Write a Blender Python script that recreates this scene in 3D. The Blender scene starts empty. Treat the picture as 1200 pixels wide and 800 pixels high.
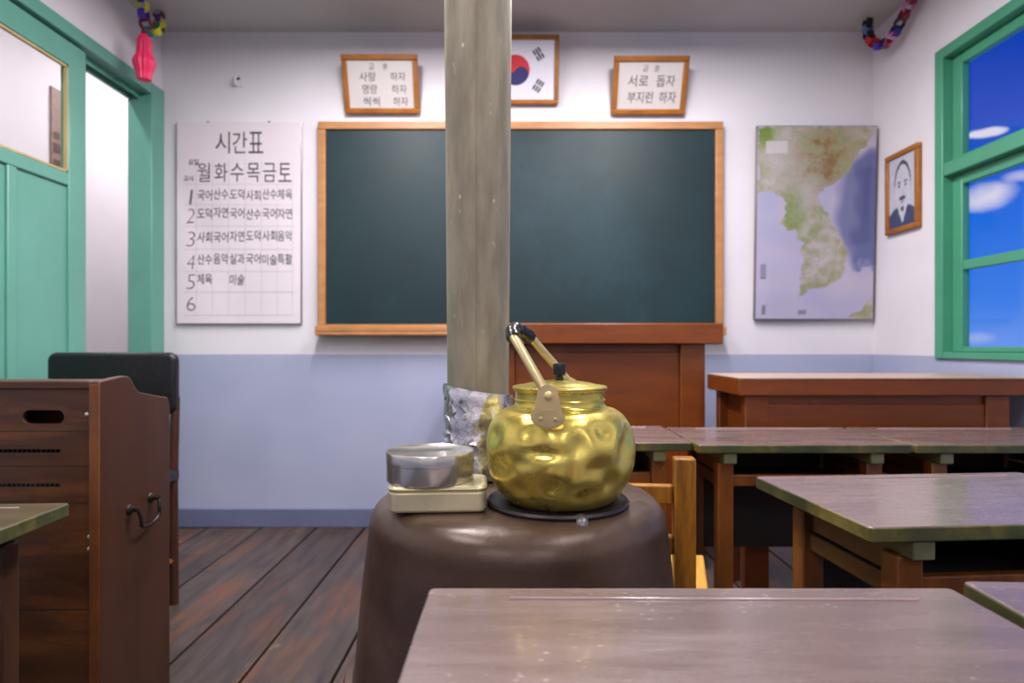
import bpy, bmesh, math, random
from mathutils import Vector, Matrix, noise as mnoise
random.seed(7)
R = math.radians
C = bpy.context.scene.collection
S = bpy.context.scene

# ---------------------------------------------------------------- camera, world, exposure
F = 740.0; H = 0.9; HZ = 405.0            # focal length in px, eye height, horizon row (1200x800 photo)
D = 3.14                                   # back wall distance
XL, XR, ZC = -1.74, 1.795, 2.46            # side walls, ceiling
cam_d = bpy.data.cameras.new('camera'); cam = bpy.data.objects.new('camera', cam_d); C.objects.link(cam)
cam.location = (0, 0, H); cam.rotation_euler = (R(90), 0, 0)
cam_d.sensor_width = 36.0; cam_d.lens = 36.0 * F / 1200; cam_d.shift_y = (HZ - 400) / 1200; cam_d.clip_start = 0.02
cam_d.dof.use_dof = True; cam_d.dof.focus_distance = 0.98; cam_d.dof.aperture_fstop = 4.0
S.camera = cam
vs = S.view_settings
vs.view_transform = 'Standard'; vs.look = 'None'; vs.gamma = 1.0; vs.use_curve_mapping = False
vs.exposure = 0.0
LAMP_W = {-1.9: 20.0, .55: 18.0, 2.0: 43.0}  # watts of the ceiling lamps, by row
CORRIDOR_W = 25.0
LAMP_COL = (1.0, 0.945, 0.965)
LAMPS = [(-0.85, -1.9), (0.85, -1.9), (-0.85, 0.55), (0.85, 0.55), (-0.55, 2.0), (0.55, 2.0)]
SKY_GAIN = 1.0

def lin(c):
    return tuple(((v/255)/12.92 if v/255 <= .04045 else ((v/255+.055)/1.055)**2.4) for v in c) + (1.0,)

def px(x, y, d):                           # the point seen at photo pixel (x, y) at distance d
    return Vector(((x-600)*d/F, d, H+(HZ-y)*d/F))

w = bpy.data.worlds.new('sky'); S.world = w; w.use_nodes = True
nt = w.node_tree; nt.nodes.clear()
def N(t, kind, **kw):
    n = t.nodes.new(kind)
    for k, v in kw.items(): setattr(n, k, v)
    return n
def mix_rgb(t, fac, a, b, mode='MIX'):
    n = N(t, 'ShaderNodeMix', data_type='RGBA', blend_type=mode)
    for sock, v in ((n.inputs[0], fac), (n.inputs[6], a), (n.inputs[7], b)):
        if hasattr(v, 'links'): t.links.new(v, sock)
        else: sock.default_value = v
    return n.outputs[2]
def math_n(t, op, a, b=0.0, c=0.0):
    n = N(t, 'ShaderNodeMath', operation=op)
    for i, v in enumerate((a, b, c)):
        if hasattr(v, 'links'): t.links.new(v, n.inputs[i])
        else: n.inputs[i].default_value = v
    return n.outputs[0]
def ramp(t, fac, stops):
    n = N(t, 'ShaderNodeValToRGB')
    el = n.color_ramp.elements
    while len(el) < len(stops): el.new(0.5)
    for e, (p, c) in zip(el, stops): e.position = p; e.color = c
    t.links.new(fac, n.inputs[0]); return n.outputs[0]
tc = N(nt, 'ShaderNodeTexCoord'); sep = N(nt, 'ShaderNodeSeparateXYZ'); nt.links.new(tc.outputs['Generated'], sep.inputs[0])
sky = ramp(nt, sep.outputs[2], [(0.0, lin((96, 146, 236))), (0.06, lin((48, 122, 232))), (0.16, lin((0, 104, 226))), (0.28, lin((0, 66, 192))), (0.6, lin((0, 42, 150)))])
def cloud(prev, x, y, rx, rz, strength, scale):
    d = Vector((x-600, F, HZ-y)).normalized()
    sub = N(nt, 'ShaderNodeVectorMath', operation='SUBTRACT'); nt.links.new(tc.outputs['Generated'], sub.inputs[0]); sub.inputs[1].default_value = d
    s2 = N(nt, 'ShaderNodeSeparateXYZ'); nt.links.new(sub.outputs[0], s2.inputs[0])
    dx = math_n(nt, 'DIVIDE', math_n(nt, 'SUBTRACT', s2.outputs[0], s2.outputs[1]), rx)
    dz = math_n(nt, 'DIVIDE', s2.outputs[2], rz)
    rr = math_n(nt, 'ADD', math_n(nt, 'MULTIPLY', dx, dx), math_n(nt, 'MULTIPLY', dz, dz))
    nz = N(nt, 'ShaderNodeTexNoise'); nz.inputs['Scale'].default_value = scale; nz.inputs['Detail'].default_value = 5
    nt.links.new(tc.outputs['Generated'], nz.inputs['Vector'])
    rr = math_n(nt, 'ADD', rr, math_n(nt, 'MULTIPLY', math_n(nt, 'SUBTRACT', nz.outputs[0], 0.5), 1.8))
    m = math_n(nt, 'MULTIPLY', math_n(nt, 'SUBTRACT', 1.0, rr), strength); m.node.use_clamp = True
    return mix_rgb(nt, m, prev, lin((222, 220, 238)))
sky = cloud(sky, 1156, 230, 0.052, 0.018, 0.8, 26)
sky = cloud(sky, 1157, 155, 0.030, 0.0060, 2.2, 34)
sky = cloud(sky, 1200, 205, 0.03, 0.008, 0.7, 24)
sky = cloud(sky, 1146, 396, 0.03, 0.008, 0.3, 18)
sky = cloud(sky, 1420, 260, 0.10, 0.03, 0.7, 12)
bg = N(nt, 'ShaderNodeBackground'); bg.inputs[1].default_value = SKY_GAIN
nt.links.new(sky, bg.inputs[0]); wo = N(nt, 'ShaderNodeOutputWorld'); nt.links.new(bg.outputs[0], wo.inputs[0])

# ---------------------------------------------------------------- materials
def new_mat(name):
    m = bpy.data.materials.new(name); m.use_nodes = True
    t = m.node_tree
    return m, t, t.nodes['Principled BSDF']
def mat(name, col, rough=0.5, metal=0.0, var=0.12, scale=6.0, stretch=(1, 1, 1), bump=0.0, bscale=None, col2=None, island=0.0, rvar=0.0, coat=0.0, spec=0.5, stain=None):
    """mottled surface: base colour varied by noise, optional bump, optional second colour in patches"""
    m, t, b = new_mat(name)
    tc = N(t, 'ShaderNodeTexCoord'); mp = N(t, 'ShaderNodeMapping'); t.links.new(tc.outputs['Object'], mp.inputs[0]); mp.inputs['Scale'].default_value = stretch
    nz = N(t, 'ShaderNodeTexNoise'); nz.inputs['Scale'].default_value = scale; nz.inputs['Detail'].default_value = 6; nz.inputs['Roughness'].default_value = 0.6
    t.links.new(mp.outputs[0], nz.inputs['Vector'])
    c = lin(col); lo = tuple(v*(1-var*1.6) for v in c[:3])+(1,); hi = tuple(min(1, v*(1+var*1.6)) for v in c[:3])+(1,)
    out = ramp(t, nz.outputs[0], [(0.28, lo), (0.5, c), (0.72, hi)])
    if col2:
        n2 = N(t, 'ShaderNodeTexNoise'); n2.inputs['Scale'].default_value = scale*0.45; n2.inputs['Detail'].default_value = 8; n2.inputs['Roughness'].default_value = 0.7
        mp2 = N(t, 'ShaderNodeMapping'); t.links.new(tc.outputs['Object'], mp2.inputs[0]); mp2.inputs['Scale'].default_value = stretch; mp2.inputs['Location'].default_value = (3.1, 1.7, 5.3)
        t.links.new(mp2.outputs[0], n2.inputs['Vector'])
        f = ramp(t, n2.outputs[0], [(0.5, (0, 0, 0, 1)), (0.66, (1, 1, 1, 1))])
        out = mix_rgb(t, f, out, lin(col2))
    if stain:
        n3 = N(t, 'ShaderNodeTexNoise'); n3.inputs['Scale'].default_value = stain[1]; n3.inputs['Detail'].default_value = 4; n3.inputs['Roughness'].default_value = 0.75
        mp3 = N(t, 'ShaderNodeMapping'); t.links.new(tc.outputs['Object'], mp3.inputs[0]); mp3.inputs['Scale'].default_value = stain[3] if len(stain) > 3 else (1, 1, 1)
        t.links.new(mp3.outputs[0], n3.inputs['Vector'])
        f = ramp(t, n3.outputs[0], [(stain[2], (0, 0, 0, 1)), (stain[2]+.06, (1, 1, 1, 1))])
        out = mix_rgb(t, f, out, lin(stain[0]))
    if island:
        g = N(t, 'ShaderNodeNewGeometry')
        k = math_n(t, 'MULTIPLY_ADD', g.outputs['Random Per Island'], island*2, 1-island)
        cc = N(t, 'ShaderNodeCombineColor'); 
        for i in range(3): t.links.new(k, cc.inputs[i])
        out = mix_rgb(t, 1.0, out, cc.outputs[0], 'MULTIPLY')
    t.links.new(out, b.inputs['Base Color'])
    b.inputs['Metallic'].default_value = metal; b.inputs['Roughness'].default_value = rough
    b.inputs['Specular IOR Level'].default_value = spec
    if coat: b.inputs['Coat Weight'].default_value = coat; b.inputs['Coat Roughness'].default_value = 0.12
    if rvar:
        r = N(t, 'ShaderNodeMapRange'); t.links.new(nz.outputs[0], r.inputs[0]); r.inputs[1].default_value = .3; r.inputs[2].default_value = .7
        r.inputs[3].default_value = max(.03, rough-rvar); r.inputs[4].default_value = min(1, rough+rvar); t.links.new(r.outputs[0], b.inputs['Roughness'])
    if bump:
        nb = N(t, 'ShaderNodeTexNoise'); nb.inputs['Scale'].default_value = bscale or scale*3; nb.inputs['Detail'].default_value = 6
        t.links.new(mp.outputs[0], nb.inputs['Vector'])
        bp = N(t, 'ShaderNodeBump'); bp.inputs['Strength'].default_value = bump; bp.inputs['Distance'].default_value = 0.01
        t.links.new(nb.outputs[0], bp.inputs['Height']); t.links.new(bp.outputs[0], b.inputs['Normal'])
    return m

def wall_mat(name, split):
    """two-colour painted plaster: white above the dado height, lavender blue below"""
    m, t, b = new_mat(name)
    tc = N(t, 'ShaderNodeTexCoord'); s = N(t, 'ShaderNodeSeparateXYZ'); t.links.new(tc.outputs['Object'], s.inputs[0])
    nz = N(t, 'ShaderNodeTexNoise'); nz.inputs['Scale'].default_value = 2.2; nz.inputs['Detail'].default_value = 7; t.links.new(tc.outputs['Object'], nz.inputs['Vector'])
    up = ramp(t, nz.outputs[0], [(.3, lin((214, 210, 216))), (.7, lin((226, 222, 228)))])
    lo = ramp(t, nz.outputs[0], [(.3, lin((158, 164, 192))), (.7, lin((170, 175, 201)))])
    f = math_n(t, 'LESS_THAN', s.outputs[2], split)
    t.links.new(mix_rgb(t, f, up, lo), b.inputs['Base Color'])
    b.inputs['Roughness'].default_value = 0.55; b.inputs['Specular IOR Level'].default_value = 0.3
    nb = N(t, 'ShaderNodeTexNoise'); nb.inputs['Scale'].default_value = 9; nb.inputs['Detail'].default_value = 8; t.links.new(tc.outputs['Object'], nb.inputs['Vector'])
    bp = N(t, 'ShaderNodeBump'); bp.inputs['Strength'].default_value = .12; bp.inputs['Distance'].default_value = .01
    t.links.new(nb.outputs[0], bp.inputs['Height']); t.links.new(bp.outputs[0], b.inputs['Normal'])
    return m

def glass_mat(name, tint=(1, 1, 1, 1), gloss=0.65):
    m, t, b = new_mat(name); t.nodes.remove(b)
    o = t.nodes['Material Output']
    tr = N(t, 'ShaderNodeBsdfTransparent'); tr.inputs[0].default_value = tint
    gl = N(t, 'ShaderNodeBsdfGlossy'); gl.inputs['Roughness'].default_value = .02
    lw = N(t, 'ShaderNodeLayerWeight')                  # Schlick reflectance, the same on both faces
    fr = math_n(t, 'MULTIPLY_ADD', math_n(t, 'POWER', lw.outputs['Facing'], 5.0), .96*gloss, .04*gloss)
    mx = N(t, 'ShaderNodeMixShader'); t.links.new(fr, mx.inputs[0])
    t.links.new(tr.outputs[0], mx.inputs[1]); t.links.new(gl.outputs[0], mx.inputs[2]); t.links.new(mx.outputs[0], o.inputs[0])
    return m

def attr_mat(name, rough, spec=0.5):
    """printed sheet: colours of the print are stored on its points"""
    m, t, b = new_mat(name)
    a = N(t, 'ShaderNodeAttribute'); a.attribute_name = 'print'
    t.links.new(a.outputs['Color'], b.inputs['Base Color']); b.inputs['Roughness'].default_value = rough; b.inputs['Specular IOR Level'].default_value = spec
    return m

M = {}
M['wall'] = wall_mat('painted_plaster', 0.857)
M['plain'] = mat('white_plaster', (214, 210, 214), .6, var=.03, scale=2)
M['ceiling'] = mat('ceiling_paint', (190, 187, 186), .7, var=.03, scale=2)
M['floor'] = mat('old_floorboards', (66, 55, 50), .40, var=.32, scale=4, stretch=(6, 1, 1), bump=.3, bscale=9, island=.28, col2=(98, 60, 38), rvar=.1, stain=((128, 110, 88), 2.0, .66, (3, .9, 1)))
M['underfloor'] = mat('dark_gap', (22, 17, 14), .9)
M['base'] = mat('baseboard_paint', (104, 110, 140), .5, var=.06)
M['teal'] = mat('teal_gloss_paint', (98, 158, 142), .32, var=.06, scale=3, bump=.05, bscale=14)
M['green'] = mat('green_gloss_paint', (72, 148, 116), .32, var=.07, scale=3, bump=.05, bscale=14)
M['bead'] = mat('glazing_bead_wood', (190, 172, 120), .5)
M['glass'] = glass_mat('window_glass')
M['board'] = mat('chalkboard_paint', (11, 40, 44), .5, var=.18, scale=2.0, rvar=.06, spec=.4, col2=(26, 54, 63))
M['pine'] = mat('pine_frame', (176, 122, 74), .45, var=.12, scale=8, stretch=(1, 4, 4))
M['oak'] = mat('frame_wood', (152, 92, 22), .38, var=.2, scale=18)
M['paper'] = mat('yellowed_paper', (212, 205, 202), .35, var=.02, scale=5)
M['white_paper'] = mat('laminated_paper', (222, 212, 218), .22, var=.015, scale=4, bump=.06, bscale=4)
M['flag'] = mat('flag_cloth', (222, 220, 232), .3, var=.02)
M['ink'] = mat('brush_ink', (76, 70, 74), .6, var=.1)
M['pale_ink'] = mat('faded_ink', (100, 92, 92), .6, var=.1)
M['rule'] = mat('pencil_rule', (186, 178, 186), .6)
M['red'] = mat('flag_red', (205, 38, 48), .4, var=.03)
M['blue'] = mat('flag_blue', (42, 36, 100), .4, var=.03)
M['trig'] = mat('flag_black', (70, 68, 66), .5)
M['dark_metal'] = mat('dark_metal', (58, 52, 48), .35, metal=.8, var=.2, scale=20)
M['steel'] = mat('stainless_steel', (200, 197, 190), .2, metal=.85, var=.06, scale=30, stretch=(1, 1, .1), rvar=.06)
M['chrome'] = mat('bright_screw', (225, 222, 215), .25, metal=.6)
M['tin_edge'] = mat('steel_rod', (120, 116, 118), .35, metal=.7)
M['red_wood'] = mat('red_brown_varnish', (112, 53, 5), .42, var=.13, scale=7, stretch=(1, 5, 5), bump=.05, stain=((176, 120, 60), 16, .73))
M['desk_top_red'] = mat('pale_teacher_top', (170, 146, 130), .38, var=.1, scale=6, stretch=(1, 5, 1))
M['organ_back'] = mat('organ_back_wood', (74, 42, 17), .4, var=.25, scale=4, stretch=(1, 6, 6), col2=(112, 68, 26), bump=.05)
M['organ_side'] = mat('organ_side_wood', (72, 45, 33), .34, var=.12, scale=5, stretch=(2, 2, .6), stain=((112, 74, 36), 5, .72), bump=.04)
M['organ_edge'] = mat('organ_worn_edge', (112, 66, 28), .45, var=.3, scale=14, stretch=(1, 1, .4))
M['vinyl'] = mat('black_vinyl', (24, 22, 25), .38, var=.15, scale=20, bump=.12, bscale=60)
M['dark_wood'] = mat('dark_wood', (64, 36, 24), .4, var=.2, scale=10, stretch=(4, 4, 1))
M['tabletop'] = mat('worn_desk_top', (112, 94, 91), .27, var=.1, scale=5, stretch=(.8, 5, 1), bump=.1, bscale=10, rvar=.1, stain=((140, 122, 120), 26, .72, (.5, 1.6, 1)), coat=.35)
M['dark_top'] = mat('dark_desk_top', (78, 66, 46), .4, var=.2, scale=5, stretch=(.8, 5, 1), bump=.1, bscale=10, spec=.3)
M['ledge'] = mat('shiny_ledge_varnish', (150, 128, 126), .15, var=.1, scale=12)
M['dark_leg'] = mat('dark_desk_leg', (62, 36, 18), .5, var=.2, scale=7, stretch=(4, 4, 1))
M['desk_edge'] = mat('green_desk_edge', (62, 68, 38), .5, var=.3, scale=9, col2=(122, 110, 52), stain=((176, 156, 82), 20, .70))
M['cleat'] = mat('greenish_cleat', (98, 100, 72), .55, var=.12, scale=14)
M['leg_wood'] = mat('orange_leg_wood', (116, 66, 16), .45, var=.22, scale=7, stretch=(4, 4, 1), col2=(96, 54, 24), bump=.06)
M['rail_wood'] = mat('brown_rail_wood', (70, 42, 22), .45, var=.22, scale=7, stretch=(2, 2, 5), bump=.06)
M['box_wood'] = mat('shelf_dark_wood', (30, 22, 17), .6, var=.2, scale=8)
M['chair_wood'] = mat('yellow_chair_wood', (152, 98, 22), .42, var=.34, scale=7, stretch=(5, 5, .9), col2=(98, 58, 12), bump=.06)
M['seat_wood'] = mat('pale_seat_wood', (196, 146, 66), .42, var=.16, scale=9, stretch=(5, 1, 5))
M['iron'] = mat('rusty_stove_iron', (82, 63, 54), .36, metal=.25, var=.24, scale=8, bump=.2, bscale=22, col2=(78, 58, 40), rvar=.08)
M['plate'] = mat('black_stove_lid', (58, 52, 54), .4, metal=.5, var=.2, scale=14, bump=.1)
M['pipe'] = mat('galvanised_pipe', (146, 138, 118), .54, metal=.15, var=.2, scale=14, stretch=(2.2, 2.2, .5), bump=.16, bscale=30, col2=(126, 116, 94), stain=((188, 180, 164), 26, .68, (1, 1, .5)), rvar=.08)
M['foil'] = mat('crumpled_foil', (226, 226, 228), .24, metal=.9, var=.04, scale=20, bump=.3, bscale=40)
M['brass'] = mat('dented_yellow_aluminium', (218, 200, 104), .29, metal=.8, var=.1, scale=9, rvar=.08, col2=(204, 182, 86), bump=.05, bscale=40, stain=((150, 112, 44), 7, .64))
M['pale_brass'] = mat('pale_handle_metal', (206, 186, 134), .34, metal=.45, var=.1, scale=24)
M['black'] = mat('black_bakelite', (20, 18, 24), .28, var=.2, scale=30, bump=.1)
M['alum'] = mat('old_lunchbox_aluminium', (222, 212, 172), .34, metal=.6, var=.08, scale=12, stain=((120, 104, 70), 22, .72))
M['lamp_body'] = mat('lamp_enamel', (230, 230, 230), .4)
M['chalk'] = mat('yellow_chalk', (224, 206, 130), .9)
M['hook'] = mat('white_plastic', (214, 210, 216), .4)
M['poster'] = mat('brown_poster', (126, 96, 82), .5, var=.2, scale=16, stretch=(1, 1, 3))

def scratches(m, col, scale):
    """fine scratches drawn as pale flecks in the base colour"""
    t = m.node_tree; b = t.nodes['Principled BSDF']; src = b.inputs['Base Color'].links[0].from_socket
    tc = N(t, 'ShaderNodeTexCoord'); mp = N(t, 'ShaderNodeMapping'); t.links.new(tc.outputs['Object'], mp.inputs[0]); mp.inputs['Scale'].default_value = (.7, 3.2, 1); mp.inputs['Rotation'].default_value = (0, 0, .35)
    v = N(t, 'ShaderNodeTexVoronoi'); v.inputs['Scale'].default_value = scale; v.feature = 'F1'; t.links.new(mp.outputs[0], v.inputs['Vector'])
    f = ramp(t, v.outputs['Distance'], [(.06, (1, 1, 1, 1)), (.13, (0, 0, 0, 1))])
    n = N(t, 'ShaderNodeTexNoise'); n.inputs['Scale'].default_value = 7; t.links.new(tc.outputs['Object'], n.inputs['Vector'])
    g = ramp(t, n.outputs[0], [(.44, (0, 0, 0, 1)), (.60, (1, 1, 1, 1))])
    t.links.new(mix_rgb(t, math_n(t, 'MULTIPLY', f, g), src, lin(col)), b.inputs['Base Color'])
scratches(M['tabletop'], (222, 206, 206), 56)  # glints of the scratched desk top painted in as pale flecks
scratches(M['pipe'], (196, 186, 170), 26)

# ---------------------------------------------------------------- mesh helpers
class MB:
    """collects shapes; build() links them as ONE mesh object"""
    def __init__(s): s.v = []; s.f = []; s.mi = []; s.sm = []
    def add(s, vs, fs, mi=0, smooth=False):
        o = len(s.v); s.v += [tuple(p) for p in vs]
        for k, f in enumerate(fs): s.f.append([i+o for i in f]); s.mi.append(mi[k] if isinstance(mi, list) else mi); s.sm.append(smooth)
        return s
    def box(s, a, b, mi=0, rot=None, top=None):
        x0, y0, z0 = a; x1, y1, z1 = b
        vs = [Vector(p) for p in ((x0,y0,z0),(x1,y0,z0),(x1,y1,z0),(x0,y1,z0),(x0,y0,z1),(x1,y0,z1),(x1,y1,z1),(x0,y1,z1))]
        if rot: c = (Vector(a)+Vector(b))/2; vs = [rot @ (p-c)+c for p in vs]
        fs = [(0,3,2,1),(4,5,6,7),(0,1,5,4),(1,2,6,5),(2,3,7,6),(3,0,4,7)]
        return s.add(vs, fs, mi if top is None else [mi, top, mi, mi, mi, mi])
    def prism(s, poly, axis, a, b, mi=0, cap=None, smooth=False):
        """poly of 2D points swept along axis from a to b: axis 'z' -> (x,y), 'x' -> (y,z), 'y' -> (x,z)"""
        def P(p, h): return {'z': (p[0], p[1], h), 'x': (h, p[0], p[1]), 'y': (p[0], h, p[1])}[axis]
        n = len(poly); vs = [P(p, a) for p in poly]+[P(p, b) for p in poly]
        fs = [tuple(range(n))[::-1], tuple(range(n, 2*n))]+[(i, (i+1) % n, n+(i+1) % n, n+i) for i in range(n)]
        return s.add(vs, fs, [mi, mi if cap is None else cap]+[mi]*n, smooth)
    def lathe(s, prof, c=(0, 0, 0), seg=48, mi=0, fn=None, smooth=True):
        vs = []; fs = []; n = len(prof)
        for i, (r, z) in enumerate(prof):
            for k in range(seg):
                a = 2*math.pi*k/seg; rr = r if fn is None else fn(r, z, a)
                vs.append((c[0]+rr*math.cos(a), c[1]+rr*math.sin(a), c[2]+z))
        for i in range(n-1):
            for k in range(seg):
                fs.append((i*seg+k, i*seg+(k+1) % seg, (i+1)*seg+(k+1) % seg, (i+1)*seg+k))
        if prof[0][0] > 1e-5: fs.append(tuple(range(seg))[::-1])
        if prof[-1][0] > 1e-5: fs.append(tuple(range((n-1)*seg, n*seg)))
        return s.add(vs, fs, mi, smooth)
    def tube(s, pts, rad, seg=12, mi=0, flat=1.0, closed=False):
        """swept round (or flattened) bar through pts; rad number or list"""
        pts = [Vector(p) for p in pts]; n = len(pts); vs = []; fs = []
        up = None
        for i, p in enumerate(pts):
            if closed: t = pts[(i+1) % n]-pts[i-1]
            else: t = pts[min(i+1, n-1)]-pts[max(i-1, 0)]
            t.normalize()
            if up is None:
                up = Vector((0, 0, 1)) if abs(t.z) < .9 else Vector((1, 0, 0))
            a = (up-t*up.dot(t)).normalized(); b = t.cross(a); up = a
            r = rad[i] if isinstance(rad, (list, tuple)) else rad
            for k in range(seg):
                q = 2*math.pi*k/seg; vs.append(p+a*(r*flat*math.cos(q))+b*(r*math.sin(q)))
        for i in range(n if closed else n-1):
            j = (i+1) % n
            for k in range(seg): fs.append((i*seg+k, i*seg+(k+1) % seg, j*seg+(k+1) % seg, j*seg+k))
        if not closed: fs += [tuple(range(seg))[::-1], tuple(range((n-1)*seg, n*seg))]
        return s.add(vs, fs, mi, True)
    def sphere(s, c, r, mi=0, seg=16, sc=(1, 1, 1)):
        pr = [(r*math.cos(-math.pi/2+math.pi*i/10), r*math.sin(-math.pi/2+math.pi*i/10)) for i in range(11)]
        o = MB().lathe([(max(a, 1e-6), b) for a, b in pr], seg=seg)
        return s.add([(c[0]+x*sc[0], c[1]+y*sc[1], c[2]+z*sc[2]) for x, y, z in o.v], o.f, mi, True)
    def move(s, f): s.v = [tuple(f(Vector(p))) for p in s.v]; return s
    def build(s, name, m, parent=None, bevel=0.0, kind=None, seg=2):
        me = bpy.data.meshes.new(name); me.from_pydata(s.v, [], s.f)
        for x in (m if isinstance(m, (list, tuple)) else [m]): me.materials.append(x)
        for p, i, q in zip(me.polygons, s.mi, s.sm): p.material_index = i; p.use_smooth = q
        bm = bmesh.new(); bm.from_mesh(me); bmesh.ops.recalc_face_normals(bm, faces=bm.faces); bm.to_mesh(me); bm.free()
        me.set_sharp_from_angle(angle=R(42))
        o = bpy.data.objects.new(name, me); C.objects.link(o)
        if parent: o.parent = parent
        if bevel:
            b = o.modifiers.new('bevel', 'BEVEL'); b.width = bevel; b.segments = seg; b.limit_method = 'ANGLE'; b.angle_limit = R(40)
            b.harden_normals = False
        if kind: o['kind'] = kind
        return o
def thing(name, label, cat, loc=(0, 0, 0), rot=(0, 0, 0), group=None):
    o = bpy.data.objects.new(name, None); C.objects.link(o); o.empty_display_size = .05
    o.location = loc; o.rotation_euler = rot; o['label'] = label; o['category'] = cat
    if group: o['group'] = group
    return o
def tag(o, label, cat, group=None):
    o['label'] = label; o['category'] = cat
    if group: o['group'] = group
    return o
def sub_root(name, loc=(0, 0, 0)):                       # an Empty of the setting
    o = bpy.data.objects.new(name, None); C.objects.link(o); o.location = loc; o['kind'] = 'structure'; return o
def copy_tree(o, parent=None):
    c = o.copy(); C.objects.link(c)
    if parent: c.parent = parent
    for ch in list(o.children): copy_tree(ch, c)
    return c
def rrect(x0, y0, x1, y1, r, n=5):
    out = []
    for cx, cy, a in ((x1-r, y1-r, 0), (x0+r, y1-r, 90), (x0+r, y0+r, 180), (x1-r, y0+r, 270)):
        for k in range(n+1): q = R(a+90*k/n); out.append((cx+r*math.cos(q), cy+r*math.sin(q)))
    return out
def spline(pts, n=8):                                    # Catmull-Rom through points of any size
    pts = [Vector(p) for p in pts]; out = []
    for i in range(len(pts)-1):
        p0 = pts[max(i-1, 0)]; p1 = pts[i]; p2 = pts[i+1]; p3 = pts[min(i+2, len(pts)-1)]
        for k in range(n):
            t = k/n; out.append(.5*((2*p1)+(p2-p0)*t+(2*p0-5*p1+4*p2-p3)*t*t+(3*p1-p0-3*p2+p3)*t**3))
    out.append(pts[-1]); return out
def profile(pts, n=6): return [(max(p[0], 1e-6), p[1]) for p in [(v.x, v.y) for v in spline([(a, b, 0) for a, b in pts], n)]]

_font = {}
def text_tris(body, bold=0.0):
    key = (body, bold)
    if key not in _font:
        cu = bpy.data.curves.new('t', 'FONT'); cu.body = body; cu.size = 1; cu.offset = bold; cu.resolution_u = 3
        ob = bpy.data.objects.new('t', cu); C.objects.link(ob)
        dg = bpy.context.evaluated_depsgraph_get(); me = bpy.data.meshes.new_from_object(ob.evaluated_get(dg))
        _font[key] = ([(v.co.x, v.co.y) for v in me.vertices], [tuple(p.vertices) for p in me.polygons])
        bpy.data.objects.remove(ob); bpy.data.curves.remove(cu); bpy.data.meshes.remove(me)
    return _font[key]
def write(mb, body, cx, cz, w, h, y, bold=.015, slant=0.0, mi=0):
    """letters of `body` fitted in a w x h box centred on (cx, cz), on the plane y, facing -y"""
    vs, fs = text_tris(body, bold)
    x0 = min(v[0] for v in vs); x1 = max(v[0] for v in vs); z0 = min(v[1] for v in vs); z1 = max(v[1] for v in vs)
    out = []
    for a, b in vs:
        u = (a-x0)/(x1-x0)-.5; v = (b-z0)/(z1-z0)-.5
        out.append((cx+u*w+slant*v*h, y, cz+v*h))
    mb.add(out, fs, mi)
def cut_plate(name, outline, holes, thick, m, parent, y):
    """upright plate (faces -y) with real holes: outline and holes are (x, z) loops"""
    cu = bpy.data.curves.new('c', 'CURVE'); cu.dimensions = '2D'; cu.fill_mode = 'BOTH'; cu.extrude = thick/2
    for lp in [outline]+holes:
        sp = cu.splines.new('POLY'); sp.points.add(len(lp)-1); sp.use_cyclic_u = True
        for q, (a, b) in zip(sp.points, lp): q.co = (a, b, 0, 1)
    ob = bpy.data.objects.new('c', cu); C.objects.link(ob)
    me = bpy.data.meshes.new_from_object(ob.evaluated_get(bpy.context.evaluated_depsgraph_get()))
    bpy.data.objects.remove(ob); bpy.data.curves.remove(cu)
    for v in me.vertices: v.co = Vector((v.co.x, y-v.co.z, v.co.y))
    me.name = name; me.materials.clear(); me.materials.append(m)
    bm = bmesh.new(); bm.from_mesh(me); bmesh.ops.remove_doubles(bm, verts=bm.verts, dist=1e-5); bmesh.ops.recalc_face_normals(bm, faces=bm.faces); bm.to_mesh(me); bm.free()
    o = bpy.data.objects.new(name, me); C.objects.link(o); o.parent = parent; return o
def printed(name, x0, x1, z0, z1, y, nx, nz, fn, m, parent, bow=None):
    """flat printed sheet facing -y, fn(u, v) -> sRGB colour of the print"""
    vs = []; cols = []
    for j in range(nz+1):
        for i in range(nx+1):
            u, v = i/nx, j/nz
            vs.append((x0+(x1-x0)*u, y-(bow(u, v) if bow else 0), z0+(z1-z0)*v)); cols.append(lin(fn(u, v)))
    fs = [(j*(nx+1)+i, j*(nx+1)+i+1, (j+1)*(nx+1)+i+1, (j+1)*(nx+1)+i) for j in range(nz) for i in range(nx)]
    o = MB().add(vs, fs, 0, True).build(name, m, parent)
    a = o.data.color_attributes.new('print', 'FLOAT_COLOR', 'POINT')
    for k, c in enumerate(cols): a.data[k].color = c
    return o

# ---------------------------------------------------------------- room shell
YB = -2.6                                   # rear wall
fl = MB()
x = XL-0.02; k = 0
while x < XR:
    wd = .265+random.uniform(-.03, .03); y = YB
    while y < D:
        L = random.uniform(1.6, 2.6) if k % 2 else random.uniform(2.2, 3.4)
        y1 = min(y+L, D+.0); dz = random.uniform(-.0015, .0015)
        fl.box((x+.004, y+.001, -.025), (min(x+wd, XR)-.004, y1-.001, dz)); y = y1
    x += wd; k += 1
a = R(2.2)
fo = fl.build('floor', M['floor'], kind='structure', bevel=.002, seg=1)
MB().box((XL-.1, YB, -.06), (XR+.1, D, -.026)).build('trim_1', M['underfloor'], kind='structure')
MB().box((XL-.1, YB, ZC), (XR+.1, D+.1, ZC+.08)).build('ceiling', M['ceiling'], kind='structure')
MB().box((XL-.1, D, -.06), (XR+.1, D+.1, ZC)).build('wall_back', M['wall'], kind='structure')
MB().box((XL-.1, YB-.1, -.06), (XR+.1, YB, ZC)).build('wall_rear', M['wall'], kind='structure')
DY0, DY1 = 1.5, 3.14                        # doorway in the left wall
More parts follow.
